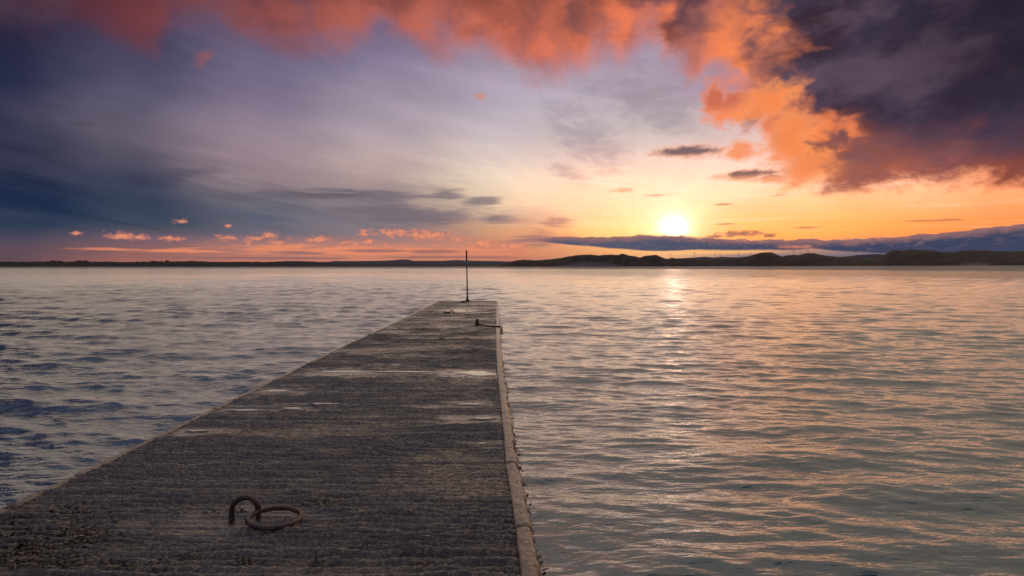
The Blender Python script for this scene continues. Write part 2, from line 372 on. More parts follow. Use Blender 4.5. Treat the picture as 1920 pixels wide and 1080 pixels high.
def bm_obj(name, bm, mat, parent=None, smooth=True):
    me = bpy.data.meshes.new(name); bm.normal_update(); bm.to_mesh(me); bm.free()
    for p in me.polygons: p.use_smooth = smooth
    me.materials.append(mat)
    o = bpy.data.objects.new(name, me); COL.objects.link(o)
    if parent: o.parent = parent
    return o

def tag(o, label=None, cat=None, group=None, kind=None):
    if label: o['label'] = label
    if cat: o['category'] = cat
    if group: o['group'] = group
    if kind: o['kind'] = kind
    return o

def empty(name, loc=(0, 0, 0), rz=0.):
    o = bpy.data.objects.new(name, None); COL.objects.link(o); o.location = loc; o.rotation_euler = (0, 0, rz); o.empty_display_size = .2
    return o

def tube(bm, pts, rad, seg=10, closed=False, wob=0., cap=True):
    """round bar along pts; rad may be a list"""
    pts = [Vector(p) for p in pts]; n = len(pts); rings = []
    up = None
    for i, p in enumerate(pts):
        if closed: d = pts[(i + 1) % n] - pts[i - 1]
        else: d = pts[min(i + 1, n - 1)] - pts[max(i - 1, 0)]
        d.normalize()
        if up is None: up = d.orthogonal().normalized()
        up = (up - d * up.dot(d)).normalized(); v = d.cross(up)
        r = rad[i] if hasattr(rad, '__len__') else rad
        ring = []
        for k in range(seg):
            a = 2 * math.pi * k / seg; rr = r * (1 + random.uniform(-wob, wob))
            ring.append(bm.verts.new(p + up * math.cos(a) * rr + v * math.sin(a) * rr))
        rings.append(ring)
    m = n if closed else n - 1
    for i in range(m):
        A_, B_ = rings[i], rings[(i + 1) % n]
        off = 0
        if closed and i == n - 1:   # best match of the seam
            off = min(range(seg), key=lambda s_: (A_[0].co - B_[s_].co).length)
        for k in range(seg):
            bm.faces.new((A_[k], A_[(k + 1) % seg], B_[(k + 1 + off) % seg], B_[(k + off) % seg]))
    if not closed and cap:
        bm.faces.new(list(reversed(rings[0]))); bm.faces.new(rings[-1])

def lathe(bm, prof, seg=20, wob=0.):
    rings = []
    for r, z in prof:
        rings.append([bm.verts.new((r * math.cos(2 * math.pi * k / seg) * (1 + random.uniform(-wob, wob)), r * math.sin(2 * math.pi * k / seg) * (1 + random.uniform(-wob, wob)), z)) for k in range(seg)])
    for a, b in zip(rings, rings[1:]):
        for k in range(seg): bm.faces.new((a[k], a[(k + 1) % seg], b[(k + 1) % seg], b[k]))
    bm.faces.new(list(reversed(rings[0]))); bm.faces.new(rings[-1])

def box(bm, c, s, rz=0.):
    r = bmesh.ops.create_cube(bm, size=1.)
    M = Matrix.Translation(c) @ Matrix.Rotation(rz, 4, 'Z') @ Matrix.Diagonal((s[0], s[1], s[2], 1))
    bmesh.ops.transform(bm, matrix=M, verts=r['verts'])

# ------------------------------------------------------------------ materials
def new_mat(name):
    m = bpy.data.materials.new(name); m.use_nodes = True; t = m.node_tree
    p = t.nodes['Principled BSDF']; n = NT(t)
    tc = n.new('ShaderNodeTexCoord'); P = X(n, tc.outputs['Object'])
    return m, n, p, P
def bump(n, p, h, strength, dist):
    b = n.new('ShaderNodeBump'); b.inputs['Strength'].default_value = strength; b.inputs['Distance'].default_value = dist
    n.link(h, b.inputs['Height']); n.t.links.new(b.outputs[0], p.inputs['Normal'])
def attr(n, name):
    a = n.new('ShaderNodeAttribute'); a.attribute_name = name; return X(n, a.outputs['Fac'])

def mat_water():
    m, n, p, P = new_mat('sea_water')
    x, y, z = n.sep(P)
    # clear green water; left of the pier, paler colour painted in for reflected sky
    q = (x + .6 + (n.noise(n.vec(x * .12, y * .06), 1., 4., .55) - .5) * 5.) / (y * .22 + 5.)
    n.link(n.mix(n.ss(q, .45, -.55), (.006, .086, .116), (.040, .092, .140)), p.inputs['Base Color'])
    p.inputs['Roughness'].default_value = .07; p.inputs['IOR'].default_value = 2.0
    h = n.noise(n.vec(x * 4., y * 11.), 1., 3., .55, .3) + n.noise(n.vec(x * 1.3, y * 3.8, 3.), 1., 2., .5, .2) * 1.6
    # beyond the reach of the modelled waves the same sea goes on as relief of the surface
    far = n.ss(n.m('SQRT', x * x + y * y), 30., 160.)
    h = h + n.noise(n.vec(x * .8, y * 2.2, 9.), 1., 4., .6, .2) * far * 6.
    bump(n, p, h * n.ss(q, .45, -.55, .60, .85), 1., .028)
    return m
def mat_deck():
    m, n, p, P = new_mat('tamped_concrete')
    x, y, z = n.sep(P)
    wet = attr(n, 'wet')
    a = n.noise(P, 1.3, 6., .6); b = n.noise(P, 9., 6., .65); g = n.noise(P, 160., 3., .6)
    c = n.mix(n.ss(a, .35, .65), (.084, .053, .031), (.150, .099, .060))
    c = n.mix(n.ss(b, .5, .7) * .5, c, (.060, .050, .030))
    st = n.noise(n.vec(x * 9., y * 40., 8.), 1., 6., .75)
    c = n.mix(n.ss(st, .50, .66) * .55, c, (.30, .225, .165))
    c = n.mix(n.ss(st, .46, .36) * .5, c, (.040, .032, .026))
    g = n.noise(n.vec(x * 60., y * 95., z * 60.), 1., 3., .6)
    c = n.mix(n.ss(g, .52, .62) * .62, c, (.45, .32, .215))
    c = n.mix(n.ss(g, .48, .40) * .7, c, (.020, .016, .013))
    c = n.mix(n.ss(n.noise(n.vec(x * .5, y * 1.1, 5.), 1., 4., .6), .55, .75) * .4, c, (.045, .050, .024))
    n.link(c, p.inputs['Base Color'])
    rough = n.ss(n.noise(n.vec(x * 1.2, y * 5., 2.), 1., 5., .6), .3, .7, .14, .34)
    n.link(n.m('MAXIMUM', rough - wet * .30, .10), p.inputs['Roughness'])
    p.inputs['IOR'].default_value = 2.0
    h = n.noise(n.vec(x * 70., y * 130.), 1., 6., .78) * (1. - wet * .5)
    bump(n, p, h, 1., .010)
    return m
def mat_kerb():
    m, n, p, P = new_mat('smooth_concrete')
    x, y, z = n.sep(P)
    a = n.noise(P, 2.2, 6., .6); b = n.noise(P, 34., 5., .65)
    c = n.mix(n.ss(a, .3, .7), (.15, .105, .070), (.29, .215, .150))
    c = n.mix(n.ss(b, .48, .66) * .7, c, (.09, .068, .045))
    n.link(c, p.inputs['Base Color']); n.link(n.ss(b, .3, .7, .2, .42), p.inputs['Roughness'])
    bump(n, p, n.noise(P, 45., 5., .65), .9, .010)
    return m
def mat_wall():
    m, n, p, P = new_mat('weedy_concrete')
    a = n.noise(P, 6., 6., .65)
    n.link(n.mix(n.ss(a, .4, .62), (.05, .045, .038), (.028, .026, .012)), p.inputs['Base Color']); p.inputs['Roughness'].default_value = .45
    bump(n, p, n.noise(P, 30., 5., .7), .9, .03)
    return m
def mat_rust(name='rusty_iron', dark=1.):
    m, n, p, P = new_mat(name)
    a = n.noise(P, 28., 6., .65); b = n.noise(P, 9., 4., .6)
    c = n.mix(n.ss(a, .38, .62), (.030 * dark, .022 * dark, .022 * dark), (.10 * dark, .048 * dark, .026 * dark))
    c = n.mix(n.ss(b, .55, .7) * .5, c, (.16 * dark, .085 * dark, .04 * dark))
    n.link(c, p.inputs['Base Color']); p.inputs['Metallic'].default_value = .25; n.link(n.ss(a, .3, .7, .32, .6), p.inputs['Roughness'])
    bump(n, p, n.noise(P, 90., 5., .65), .6, .003)
    return m
def mat_plain(name, c1, c2, scale, rough=.7, bs=0., bd=.01):
    m, n, p, P = new_mat(name)
    n.link(n.mix(n.ss(n.noise(P, scale, 5., .62), .35, .65), c1, c2), p.inputs['Base Color']); p.inputs['Roughness'].default_value = rough
    if bs: bump(n, p, n.noise(P, scale * 3, 5., .6), bs, bd)
    return m
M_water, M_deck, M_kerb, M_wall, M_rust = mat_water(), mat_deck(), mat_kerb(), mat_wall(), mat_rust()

# ------------------------------------------------------------------ sea: one sheet, real waves
def build_sea():
    rr = [0.05, .6, 1.2]
    r = 1.8
    while r < 1250: rr.append(r); r *= 1.0037
    rr += [1500, 2200]
    rr = np.array(rr)
    fine = np.arange(-50, 50.01, .215)
    coarse = np.concatenate([np.arange(52, 180, 4.), np.arange(-180, -51, 4.)])
    aa = np.sort(np.concatenate([fine, coarse])); aa = np.radians(aa)
    rg, ag = np.meshgrid(rr, aa, indexing='ij')
    Xw = rg * np.sin(ag); Yw = rg * np.cos(ag)
    sp = np.maximum(rg * .0037, .0066)
    sp = np.where(np.abs(np.degrees(ag)) > 50.5, rg * .07, sp)
    Z = np.zeros_like(Xw); DX = np.zeros_like(Xw); DY = np.zeros_like(Xw)
    left = sstep(-Xw, -1.5, 3.)                       # weather side of the pier
    gust = .55 + .9 * fbm(Xw / 9., Yw / 5., 3, 5)
    r2 = np.random.default_rng(11)
    for i in range(100):
        lam = .16 * (2.3 / .16) ** r2.random()
        th = r2.normal(0, 15) if i % 5 else r2.normal(0, 38)
        th = math.radians(-90 + th - 8)
        k = 2 * math.pi / lam
        sl = .021 * (lam / .9) ** (.10 if lam < .9 else -.55) * r2.uniform(.6, 1.4)
        a = sl / k
        ph = k * (Xw * math.cos(th) + Yw * math.sin(th)) + r2.random() * 6.283
        att = sstep(lam / sp, 2.4, 5.)
        side = (.85 + .80 * left) if lam > .5 else (1.30 + .30 * left)
        am = a * att * gust * side
        Z += am * np.sin(ph)
        DX += am * .8 * math.cos(th) * np.cos(ph); DY += am * .8 * math.sin(th) * np.cos(ph)
    P = np.stack([Xw + DX, Yw + DY, Z], 2)
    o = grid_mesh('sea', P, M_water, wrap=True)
    tag(o, kind='structure')
build_sea()

# ------------------------------------------------------------------ far land
SHORE = [(-2000, 1500), (-400, 1250), (0, 1150), (500, 1100), (900, 1000), (1000, 900), (1150, 800), (1300, 680), (1450, 560), (1600, 450), (1750, 380), (1920, 310), (2300, 230), (3500, 200)]
def shore_d(px):
    return np.interp(px, [q[0] for q in SHORE], [q[1] for q in SHORE])
def polar(px, dist):
    """ground point at depth dist along the bearing of picture column px (arrays allowed)"""
    return (np.asarray(px) - 960) / FPX * dist, dist

M_sand = mat_plain('wet_sand', (.24, .19, .16), (.34, .27, .23), .02, .55)
def mat_dune():
    m, n, p, P = new_mat('marram_dune')
    s = attr(n, 'sand')
    a = n.noise(P, .09, 6., .65); b = n.noise(P, .5, 5., .65)
    c = n.mix(n.ss(a, .4, .62), (.062, .043, .029), (.105, .073, .050))
    c = n.mix(n.ss(b, .55, .7) * .5, c, (.018, .020, .010))
    c = n.mix(n.ss(s + (b - .5) * .9, .35, .7), c, (.22, .175, .15))
    n.link(c, p.inputs['Base Color']); p.inputs['Roughness'].default_value = .95
    return m
def build_beach():
    px = np.arange(-900, 3000, 6.)
    t = np.array([-30, -8, 0, 8, 20, 36, 55, 75, 110, 200, 700, 2500, 9000.])
    zz = np.array([-1.2, -.3, 0, .35, .95, 1.7, 2.6, 3.3, 3.5, 3.4, 3.2, 3., 2.])
    d = shore_d(px) + 10 * (fbm(px / 45., px * 0, 4, 3) - .5)
    PX, T = np.meshgrid(px, t, indexing='ij'); Dd = d[:, None] + T
    Xb, Yb = polar(PX, Dd)
    Z = np.interp(T, t, zz) + .35 * (fbm(Xb / 25., Yb / 25., 3, 9) - .5) * sstep(T, 2, 20)
    o = grid_mesh('beach', np.stack([Xb, Yb, Z], 2)[:, ::-1], M_sand); tag(o, kind='structure')
build_beach()

def ridge(name, prof, dist, depth, mat, foot=2.2, step=2.2, rough=1.2, lump=.5, seed=1, kind='structure', sandf=None, fine=.3):
    """a land ridge: crest seen at the pixel heights of prof, standing at distance dist(px), depth metres deep"""
    px = np.arange(prof[0][0], prof[-1][0] + .1, step)
    cy = np.interp(px, [q[0] for q in prof], [q[1] for q in prof])
    t = np.array([0., .06, .14, .24, .34, .44, .5, .56, .66, .8, 1.])
    pr = np.array([0., .12, .34, .60, .80, .95, 1., .97, .85, .55, .1])
    D0 = dist(px)
    PX, T = np.meshgrid(px, t, indexing='ij'); Dd = D0[:, None] + T * depth
    H = (CAMZ + (HY - cy) / FPX * (D0 + .5 * depth))[:, None]      # crest height that shows at cy
    Xb, Yb = polar(PX, Dd)
    n1 = fbm(Xb / (depth * .35), Yb / (depth * .35), 5, seed) - .5
    Z = foot + (H - foot) * np.interp(T, t, pr) * (1 + lump * n1 * np.clip(1 - np.abs(T - .5) * 0 - (np.abs(T - .5) < .07), 0, 1))
    Z += rough * (fbm(Xb / 6., Yb / 6., 3, seed + 5) - .5) * fine * np.interp(T, t, pr)
    Z[:, 0] = foot - 1.0; Z[:, -1] = foot - 1
    at = None
    if sandf is not None: at = {'sand': sandf(PX, T)[:, ::-1]}
    o = grid_mesh(name, np.stack([Xb, Yb, Z], 2)[:, ::-1], mat, attrs=at)
    tag(o, kind=kind); return o

DUNE = [(905,501),(940,494),(960,490),(978,486.7),(1004,488),(1035,486),(1060,482),(1080,478.5),(1105,477),(1125,479),(1145,477),(1160,478),(1166,475.5),(1172,476.5),(1180,479),(1190,480),(1200,483),(1210,479.5),(1225,478),(1232,478.5),(1240,482),(1250,485),(1262,483.5),(1270,485),(1300,484),(1310,486.5),(1325,487),(1345,484),(1380,482.5),(1400,481),(1413,477.5),(1425,474),(1435,473),(1447,473.5),(1458,478),(1467,481),(1475,478.5),(1500,478),(1508,475),(1515,474.3),(1530,476),(1550,479),(1570,481),(1600,482.5),(1630,483),(1648,481),(1665,473),(1672,469.5),(1680,468.5),(1695,469.5),(1705,468),(1735,467.5),(1750,469),(1765,473),(1775,472.5),(1800,470.5),(1830,468.5),(1850,469.5),(1880,471.5),(1900,470.5),(1920,471),(2100,466),(2400,470),(2800,474)]
M_dune = mat_dune()
def sandf(PX, T):
    s = np.exp(-((PX - 1105) / 75.) ** 2) * sstep(T, .26, .04) * .85
    s += np.exp(-((PX - 1830) / 45.) ** 2) * sstep(T, .2, .05) * .7
    return s
ridge('dunes', DUNE, lambda p: shore_d(p) + 72, 70., M_dune, foot=3.1, lump=.55, seed=2, sandf=sandf, rough=1.6, fine=.9)
LEFT = [(-700,486),(-300,488),(0,491.8),(40,491.2),(95,491.2),(130,491.6),(168,491),(240,491.5),(275,491),(330,490.6),(355,489.6),(385,489.9),(395,491.2),(440,491),(520,492),(560,492.5),(620,493.5),(760,494),(900,495),(985,497)]
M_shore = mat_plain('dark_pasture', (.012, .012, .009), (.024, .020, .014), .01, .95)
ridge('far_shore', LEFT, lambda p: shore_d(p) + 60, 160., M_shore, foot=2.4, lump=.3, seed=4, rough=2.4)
M_hill = mat_plain('haze_tinted_hill', (.030, .042, .075), (.042, .058, .10), .002, 1.)  # blue of the distance haze is put into the hills' base colour
HILL1 = [(380,497),(480,492),(527,490),(535,489.3),(560,489.3),(585,490),(600,491),(618,490.5),(628,489.2),(660,489.5),(700,489),(735,489.5),(790,489),(830,489.6),(870,489),(930,489.5),(980,491),(1050,496)]
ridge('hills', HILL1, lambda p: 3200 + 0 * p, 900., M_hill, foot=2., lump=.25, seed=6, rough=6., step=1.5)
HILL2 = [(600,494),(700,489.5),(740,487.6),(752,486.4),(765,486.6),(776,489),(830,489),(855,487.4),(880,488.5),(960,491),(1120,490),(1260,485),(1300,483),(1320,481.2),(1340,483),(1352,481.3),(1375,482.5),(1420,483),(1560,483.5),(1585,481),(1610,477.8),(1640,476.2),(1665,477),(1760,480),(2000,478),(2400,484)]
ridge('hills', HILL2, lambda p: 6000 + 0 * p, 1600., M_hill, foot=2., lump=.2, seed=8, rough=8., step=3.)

# ------------------------------------------------------------------ pier
HT_Y = [-6, 2.0, 3.05, 4.80, 6.85, 10.86, 26.26, 30]
HT_H = [1.06, 1.272, 1.298, 1.345, 1.374, 1.415, 1.575, 1.615]
def hdeck(Y): return np.interp(Y, HT_Y, HT_H)          # eye height over the sloping deck
def zdeck(Y): return CAMZ - hdeck(Y)
def unproj(px, py, up=0.):
    Y = 5.
    for _ in range(40): Y = (hdeck(Y) - up) * FPX / (py - HY)
    return (px - 960) / FPX * Y, Y
def edge_fn(pts):
    q = sorted([unproj(*p) for p in pts], key=lambda s: s[1])
    ys = np.array([s[1] for s in q]); xs = np.array([s[0] for s in q])
    sl = (xs[2] - xs[0]) / (ys[2] - ys[0])
    ys = np.concatenate([[-6], ys]); xs = np.concatenate([[xs[0] + sl * (-6 - ys[1])], xs])
    return lambda Y: np.interp(Y, ys, xs)
XL = edge_fn([(-262,1080),(0,955),(327,800),(502,715),(660,640),(740,604),(820,565)])
XR = edge_fn([(1018,1080),(999.6,986),(985,917),(973,868),(965,811),(951.6,733.7),(944,690),(938.8,640),(937,610),(935.5,586),(935,565)])
Y_END = unproj(900, 564.5)[1]
KW_R, KW_L = .092, .07
def chamf(Y): return .26 * sstep(Y, Y_END - .55, Y_END) ** 1.2      # rounded outer corner of the pier head
XRo = lambda Y: XR(Y) - chamf(Y)
XRi = lambda Y: XRo(Y) - KW_R
XLi = lambda Y: XL(Y) + KW_L

pier = tag(empty('pier', (0, 4, 0)), 'long wet concrete pier with ridged deck running out into the sea', 'pier')
OFF = Vector((0, 4, 0))
def to_pier(P): P = P.copy(); P[..., 1] -= 4.; return P

WETP = [(455, 968, .42, .22), (400, 985, .5, .16), (885, 700, .6, .5), (520, 733, .5, .35), (470, 765, .8, .3), (905, 785, .5, .25), (880, 760, .5, .3), (370, 808, .35, .2), (905, 832, .25, .12), (640, 697, .9, .4), (860, 582, 1.1, .9)]
WETQ = [(unproj(a, b), rx, ry) for a, b, rx, ry in WETP]
def wetness(x, y):
    w = np.zeros_like(x)
    for (cx, cy), rx, ry in WETQ:
        d = np.sqrt(((x - cx) / rx) ** 2 + ((y - cy) / ry) ** 2) + (fbm(x * 6, y * 14, 3, 12) - .5) * 1.1
        w = np.maximum(w, 1 - sstep(d, .5, 1.1))
    return w
def deck_relief(x, y):
    ph = y / .052 + 2.2 * (fbm(x * .25, y * 2.6, 3, 21) - .5) + 1.1 * (vn(y * 7., x * .12, 29) - .5) + .7 * (fbm(x * 1.6, y * 5., 4, 23, .6) - .5)
    s = np.sin(2 * math.pi * ph)
    per = (.25 + 1.1 * vn(np.floor(ph + .25) * 1.7, x * .35, 33)) * (.35 + 1.25 * vn(np.floor(ph + .25) * 2.3, x * 6.5, 35))     # every ridge has its own height
    big = np.sin(2 * math.pi * (y / .21 + 1.2 * (fbm(x * .2, y * .9, 3, 41) - .5)))
    worn = .15 + 1.5 * sstep(fbm(x * 1.3, y * 2.4, 5, 27, .6), .28, .72)
    far = 1 - .45 * sstep(y, 6, 18)
    w = wetness(x, y)
    z = .0145 * s * per * worn * far * (1 - .72 * w) + .0028 * big * worn
    z += (.018 * (fbm(x * 40, y * 75, 3, 51, .65) - .5) + .010 * (fbm(x * 11, y * 30, 3, 53) - .5)) * (1 - .7 * w) * (1 - .4 * sstep(y, 5, 14))
    z += .010 * (fbm(x * 1.2, y * 1.6, 3, 57) - .5) - .004 * w
    return z, w
JY = [unproj(900, py)[1] for py in (989, 868, 757, 697, 640, 607, 588)]
bounds = [-6.] + JY + [Y_END]
def y_rows(a, b):
    ys = [a]; y = a
    while y < b:
        st = .35 if y < .9 else (.0058 if y < 7 else min(.0058 + (y - 7) * .0016, .017))
        y += st; ys.append(min(y, b))
    return np.array(ys)
def build_deck():
    for i, (a, b) in enumerate(zip(bounds, bounds[1:])):
        g = .004 if i not in (1, 2) else .007
        a2, b2 = a + g, b - (g if i < len(bounds) - 2 else .10)
        ys = y_rows(a2, b2)
        nc = 210 if a < 7 else 120
        t = np.linspace(0, 1, nc)
        T, Yg = np.meshgrid(t, ys)
        xl = XLi(Yg) + .002; xr = XRi(Yg) - .002
        Xg = xl + (xr - xl) * T
        rz, w = deck_relief(Xg, Yg)
        jn = .010 * (vn(Xg * 9, Yg * 0, 60 + i) - .1)
        ed = np.minimum(Yg - a2, b2 - Yg)
        Zg = zdeck(Yg) + rz - .016 * np.exp(-(ed / .012) ** 2) - jn * np.exp(-(ed / .03) ** 2)
        e2 = np.minimum(T, 1 - T) * (xr - xl)
        Zg -= .004 * np.exp(-(e2 / .02) ** 2)
        P = np.stack([Xg, Yg, Zg], 2)
        # skirts so that every slab is a solid-sided block
        f0 = P[:1].copy(); f0[..., 2] -= .12; f1 = P[-1:].copy(); f1[..., 2] -= .12
        P = np.concatenate([f0, P, f1], 0); W = np.concatenate([w[:1], w, w[-1:]], 0)
        l0 = P[:, :1].copy(); l0[..., 2] -= .12; l1 = P[:, -1:].copy(); l1[..., 2] -= .12
        P = np.concatenate([l0, P, l1], 1); W = np.concatenate([W[:, :1], W, W[:, -1:]], 1)
        grid_mesh('deck_slab', to_pier(P), M_deck, pier, attrs={'wet': W})
build_deck()

def kerb(name, fi, fo, cuts, side, mat, lift):
    """smooth margin of the pier, cast in lengths; side +1: right, -1: left"""
    for i, (a, b) in enumerate(zip(cuts, cuts[1:])):
        ys = np.concatenate([[a + .003], np.arange(a + .010, b - .010, .018 if a < 9 else .05), [b - .003]])
        if a < 0: ys = ys[(ys > .5) | (np.arange(len(ys)) % 12 == 0)]
        u = np.array([0., .0, .06, .16, .28, .4, .52, .64, .76, .86, .94, 1., 1.0, 1.0])
        dz = np.array([-.12, -.006, 0, .002, .004, .005, .004, .003, .001, -.004, -.014, -.032, -.07, -.20])
        U, Yg = np.meshgrid(u, ys); DZ = np.meshgrid(dz, ys)[0]
        xi = fi(Yg); xo = fo(Yg)
        chip = .05 * np.clip(fbm(Yg * 7, U * 0 + i, 4, 70) - .42, 0, 1) + .012 * (fbm(Yg * 30, U * 2, 3, 71) - .5)
        Xg = xi + (xo - xi) * U - side * chip * sstep(U, .5, 1.)
        Zg = zdeck(Yg) + DZ + lift + (.014 * (fbm(Xg * 34, Yg * 26, 4, 73, .6) - .5) + .012 * (fbm(Yg * 1.3, Xg, 3, 75) - .5)) * (DZ > -.1)
        ed = np.minimum(Yg - ys[0], ys[-1] - Yg)
        Zg -= .010 * np.exp(-(ed / .010) ** 2)
        P = np.stack([Xg, Yg, Zg], 2)
        f0 = P[:1].copy(); f0[..., 2] -= .12; f1 = P[-1:].copy(); f1[..., 2] -= .12
        P = np.concatenate([f0, P, f1], 0)
        if side < 0: P = P[:, ::-1]
        grid_mesh(name, to_pier(P), mat, pier)
kc = [-6., unproj(960, 989)[1], unproj(960, 868)[1], unproj(935, 690)[1], unproj(935, 640)[1], unproj(935, 607)[1], unproj(935, 593)[1], Y_END]
kerb('kerb', XRi, XRo, kc, 1, M_kerb, .006)
kl = [-6., unproj(130, 893)[1], unproj(395, 768)[1], unproj(640, 650)[1], unproj(705, 620)[1], Y_END]
kerb('kerb', XLi, XL, kl, -1, M_kerb, .004)

def build_walls():
    for side, fx in ((1, XRo), (-1, XL)):
        ys = np.concatenate([np.arange(-6, 1, .5), np.arange(1, Y_END, .06), [Y_END]])
        u = np.array([0., .04, .1, .2, .35, .5, .7, .85, 1.])
        U, Yg = np.meshgrid(u, ys)
        zt = zdeck(Yg) - .05
        Zg = zt + (-.7 - zt) * U
        Xg = fx(Yg) + side * (-.012 + .05 * U + .035 * (fbm(Yg * 5, Zg * 6, 4, 80) - .4))
        P = np.stack([Xg, Yg, Zg], 2)
        if side < 0: P = P[:, ::-1]
        grid_mesh('wall', to_pier(P), M_wall, pier)
    t = np.linspace(0, 1, 60); u = np.linspace(0, 1, 8); U, T = np.meshgrid(u, t)
    yy = Y_END - .012
    Xg = XL(yy) + (XRo(yy) - XL(yy)) * T
    z0 = zdeck(yy) - .02
    P = np.stack([Xg, yy + .03 * fbm(Xg * 5, U * 4, 3, 82), z0 + (-.7 - z0) * U], 2)
    grid_mesh('wall', to_pier(P[:, ::-1]), M_wall, pier)
    # coping across the pier head
    ys = np.linspace(Y_END - .098, Y_END, 9); T, Yg = np.meshgrid(np.linspace(0, 1, 90), ys)
    xl, xr = XLi(Yg) + .003, XRi(Yg) - .003
    Xg = xl + (xr - xl) * T
    Zg = zdeck(Yg) + .004 + .008 * (fbm(Xg * 8, Yg * 20, 3, 85) - .5) - .02 * sstep(Yg, Y_END - .03, Y_END)
    grid_mesh('coping', to_pier(np.stack([Xg, Yg, Zg], 2)), M_kerb, pier)
build_walls()

# standing water in the hollows of the deck
mp, n_, p_, P_ = new_mat('rain_water')
p_.inputs['Base Color'].default_value = (.05, .048, .045, 1); p_.inputs['Roughness'].default_value = .05; p_.inputs['IOR'].default_value = 1.8
bump(n_, p_, n_.noise(P_, 14., 2., .5), .25, .004)
PUD = [(885,699,.46,.20,.0055),(900,703,.30,.10,.004),(520,733,.24,.11,.0055),(455,769,.36,.06,.0035),(548,766,.16,.07,.004),(590,757,.55,.05,.003),(370,808,.15,.06,.005),(905,785,.20,.05,.0045),(880,758,.26,.05,.0035),
       (905,832,.07,.035,.005),(640,697,.55,.10,.003),(760,697,.7,.07,.003),(905,731,.22,.05,.004),(720,683,.4,.06,.0035),(870,613,.7,.2,.0035),(700,728,.8,.05,.0028),(880,582,.55,.22,.005),(815,812,.3,.03,.002)]
for i, (px, py, rx, ry, up) in enumerate(PUD):
    cx, cy = unproj(px, py)
    rings = 14; seg = 48
    th = np.linspace(0, 2 * np.pi, seg, endpoint=False); rr = np.linspace(0.02, 1, rings)
    Rg, Tg = np.meshgrid(rr, th, indexing='ij')
    edge = .75 + .75 * (fbm(np.cos(Tg) * 1.7 + i * 3, np.sin(Tg) * 1.7, 4, 90) - .4)
    Xg = cx + rx * Rg * edge * np.cos(Tg); Yg = cy + ry * Rg * edge * np.sin(Tg)
    Xg = np.clip(Xg, XLi(Yg) + .02, XRi(Yg) - .02)
    Zg = zdeck(Yg) + up - .010 * sstep(Rg, .55, 1.)
    o = grid_mesh('puddle', np.stack([Xg, Yg, Zg], 2), mp, wrap=True); tag(o, kind='structure')

# ------------------------------------------------------------------ mooring rings
def copy_tree(o, parent=None):
    c = o.copy(); COL.objects.link(c)
    if parent: c.parent = parent
    for ch in list(o.children): copy_tree(ch, c)
    return c
GR = 'mooring rings let into the pier deck'
rx_, ry_ = unproj(515, 977, .02)
mr = tag(empty('mooring_ring', (rx_, ry_, float(zdeck(ry_)))), 'large rusty iron ring and hoop in the foreground of the pier deck', 'mooring ring', GR)
bm = bmesh.new()
pts = []
for k in range(48):
    a = 2 * math.pi * k / 48
    pts.append((.124 * math.cos(a), .124 * math.sin(a), .037 + .009 * math.cos(a + 2.6)))
tube(bm, pts, .0122, 12, closed=True, wob=.05)
bm_obj('ring', bm, M_rust, mr)
bm = bmesh.new()
sx0, sy0 = unproj(431, 979); sx1, sy1 = unproj(477, 979)
p0 = Vector((sx0 - rx_, sy0 - ry_ + .02, -.03)); p1 = Vector((sx1 - rx_ + .004, sy1 - ry_ + .035, -.03))
pts = []
for k in range(22):
    t = k / 21
    if t < .2: q = p0.lerp(Vector((p0.x, p0.y, .05)), t / .2)
    elif t > .8: q = Vector((p1.x, p1.y, .05)).lerp(p1, (t - .8) / .2)
    else:
        a = math.pi * (1 - (t - .2) / .6); c = (p0 + p1) / 2; h = (p1 - p0) / 2
        q = c + h * math.cos(a); q.z = .05 + .062 * math.sin(a)
    pts.append(q)
tube(bm, pts, [.0135 + .0015 * math.sin(k * .9) for k in range(22)], 12, wob=.05)
bm_obj('hoop', bm, M_rust, mr)
x2, y2 = unproj(838, 588)
m2 = copy_tree(mr); m2.location = (x2, y2, float(zdeck(y2))); m2.rotation_euler = (0, 0, math.pi * .94)
m2['label'] = 'second iron ring far along the deck, beside a puddle before the pole'
x3, y3 = unproj(868, 567.5)
m3 = tag(empty('deck_cleat', (x3, y3, float(zdeck(y3)))), 'small flat dark iron cleat at the foot of the pole', 'cleat')
bm = bmesh.new(); box(bm, (0, 0, .012), (.22, .12, .024)); bmesh.ops.bevel(bm, geom=bm.edges[:], offset=.006, segments=2); bm_obj('base_plate', bm, M_rust, m3)
bm = bmesh.new(); tube(bm, [(-.12, 0, .055), (-.07, 0, .068), (0, 0, .066), (.07, 0, .068), (.12, 0, .055)], [.014, .02, .022, .02, .014], 10); tube(bm, [(-.04, 0, .02), (-.04, 0, .06)], .018, 8); tube(bm, [(.04, 0, .02), (.04, 0, .06)], .018, 8)
bm_obj('horn', bm, M_rust, m3)

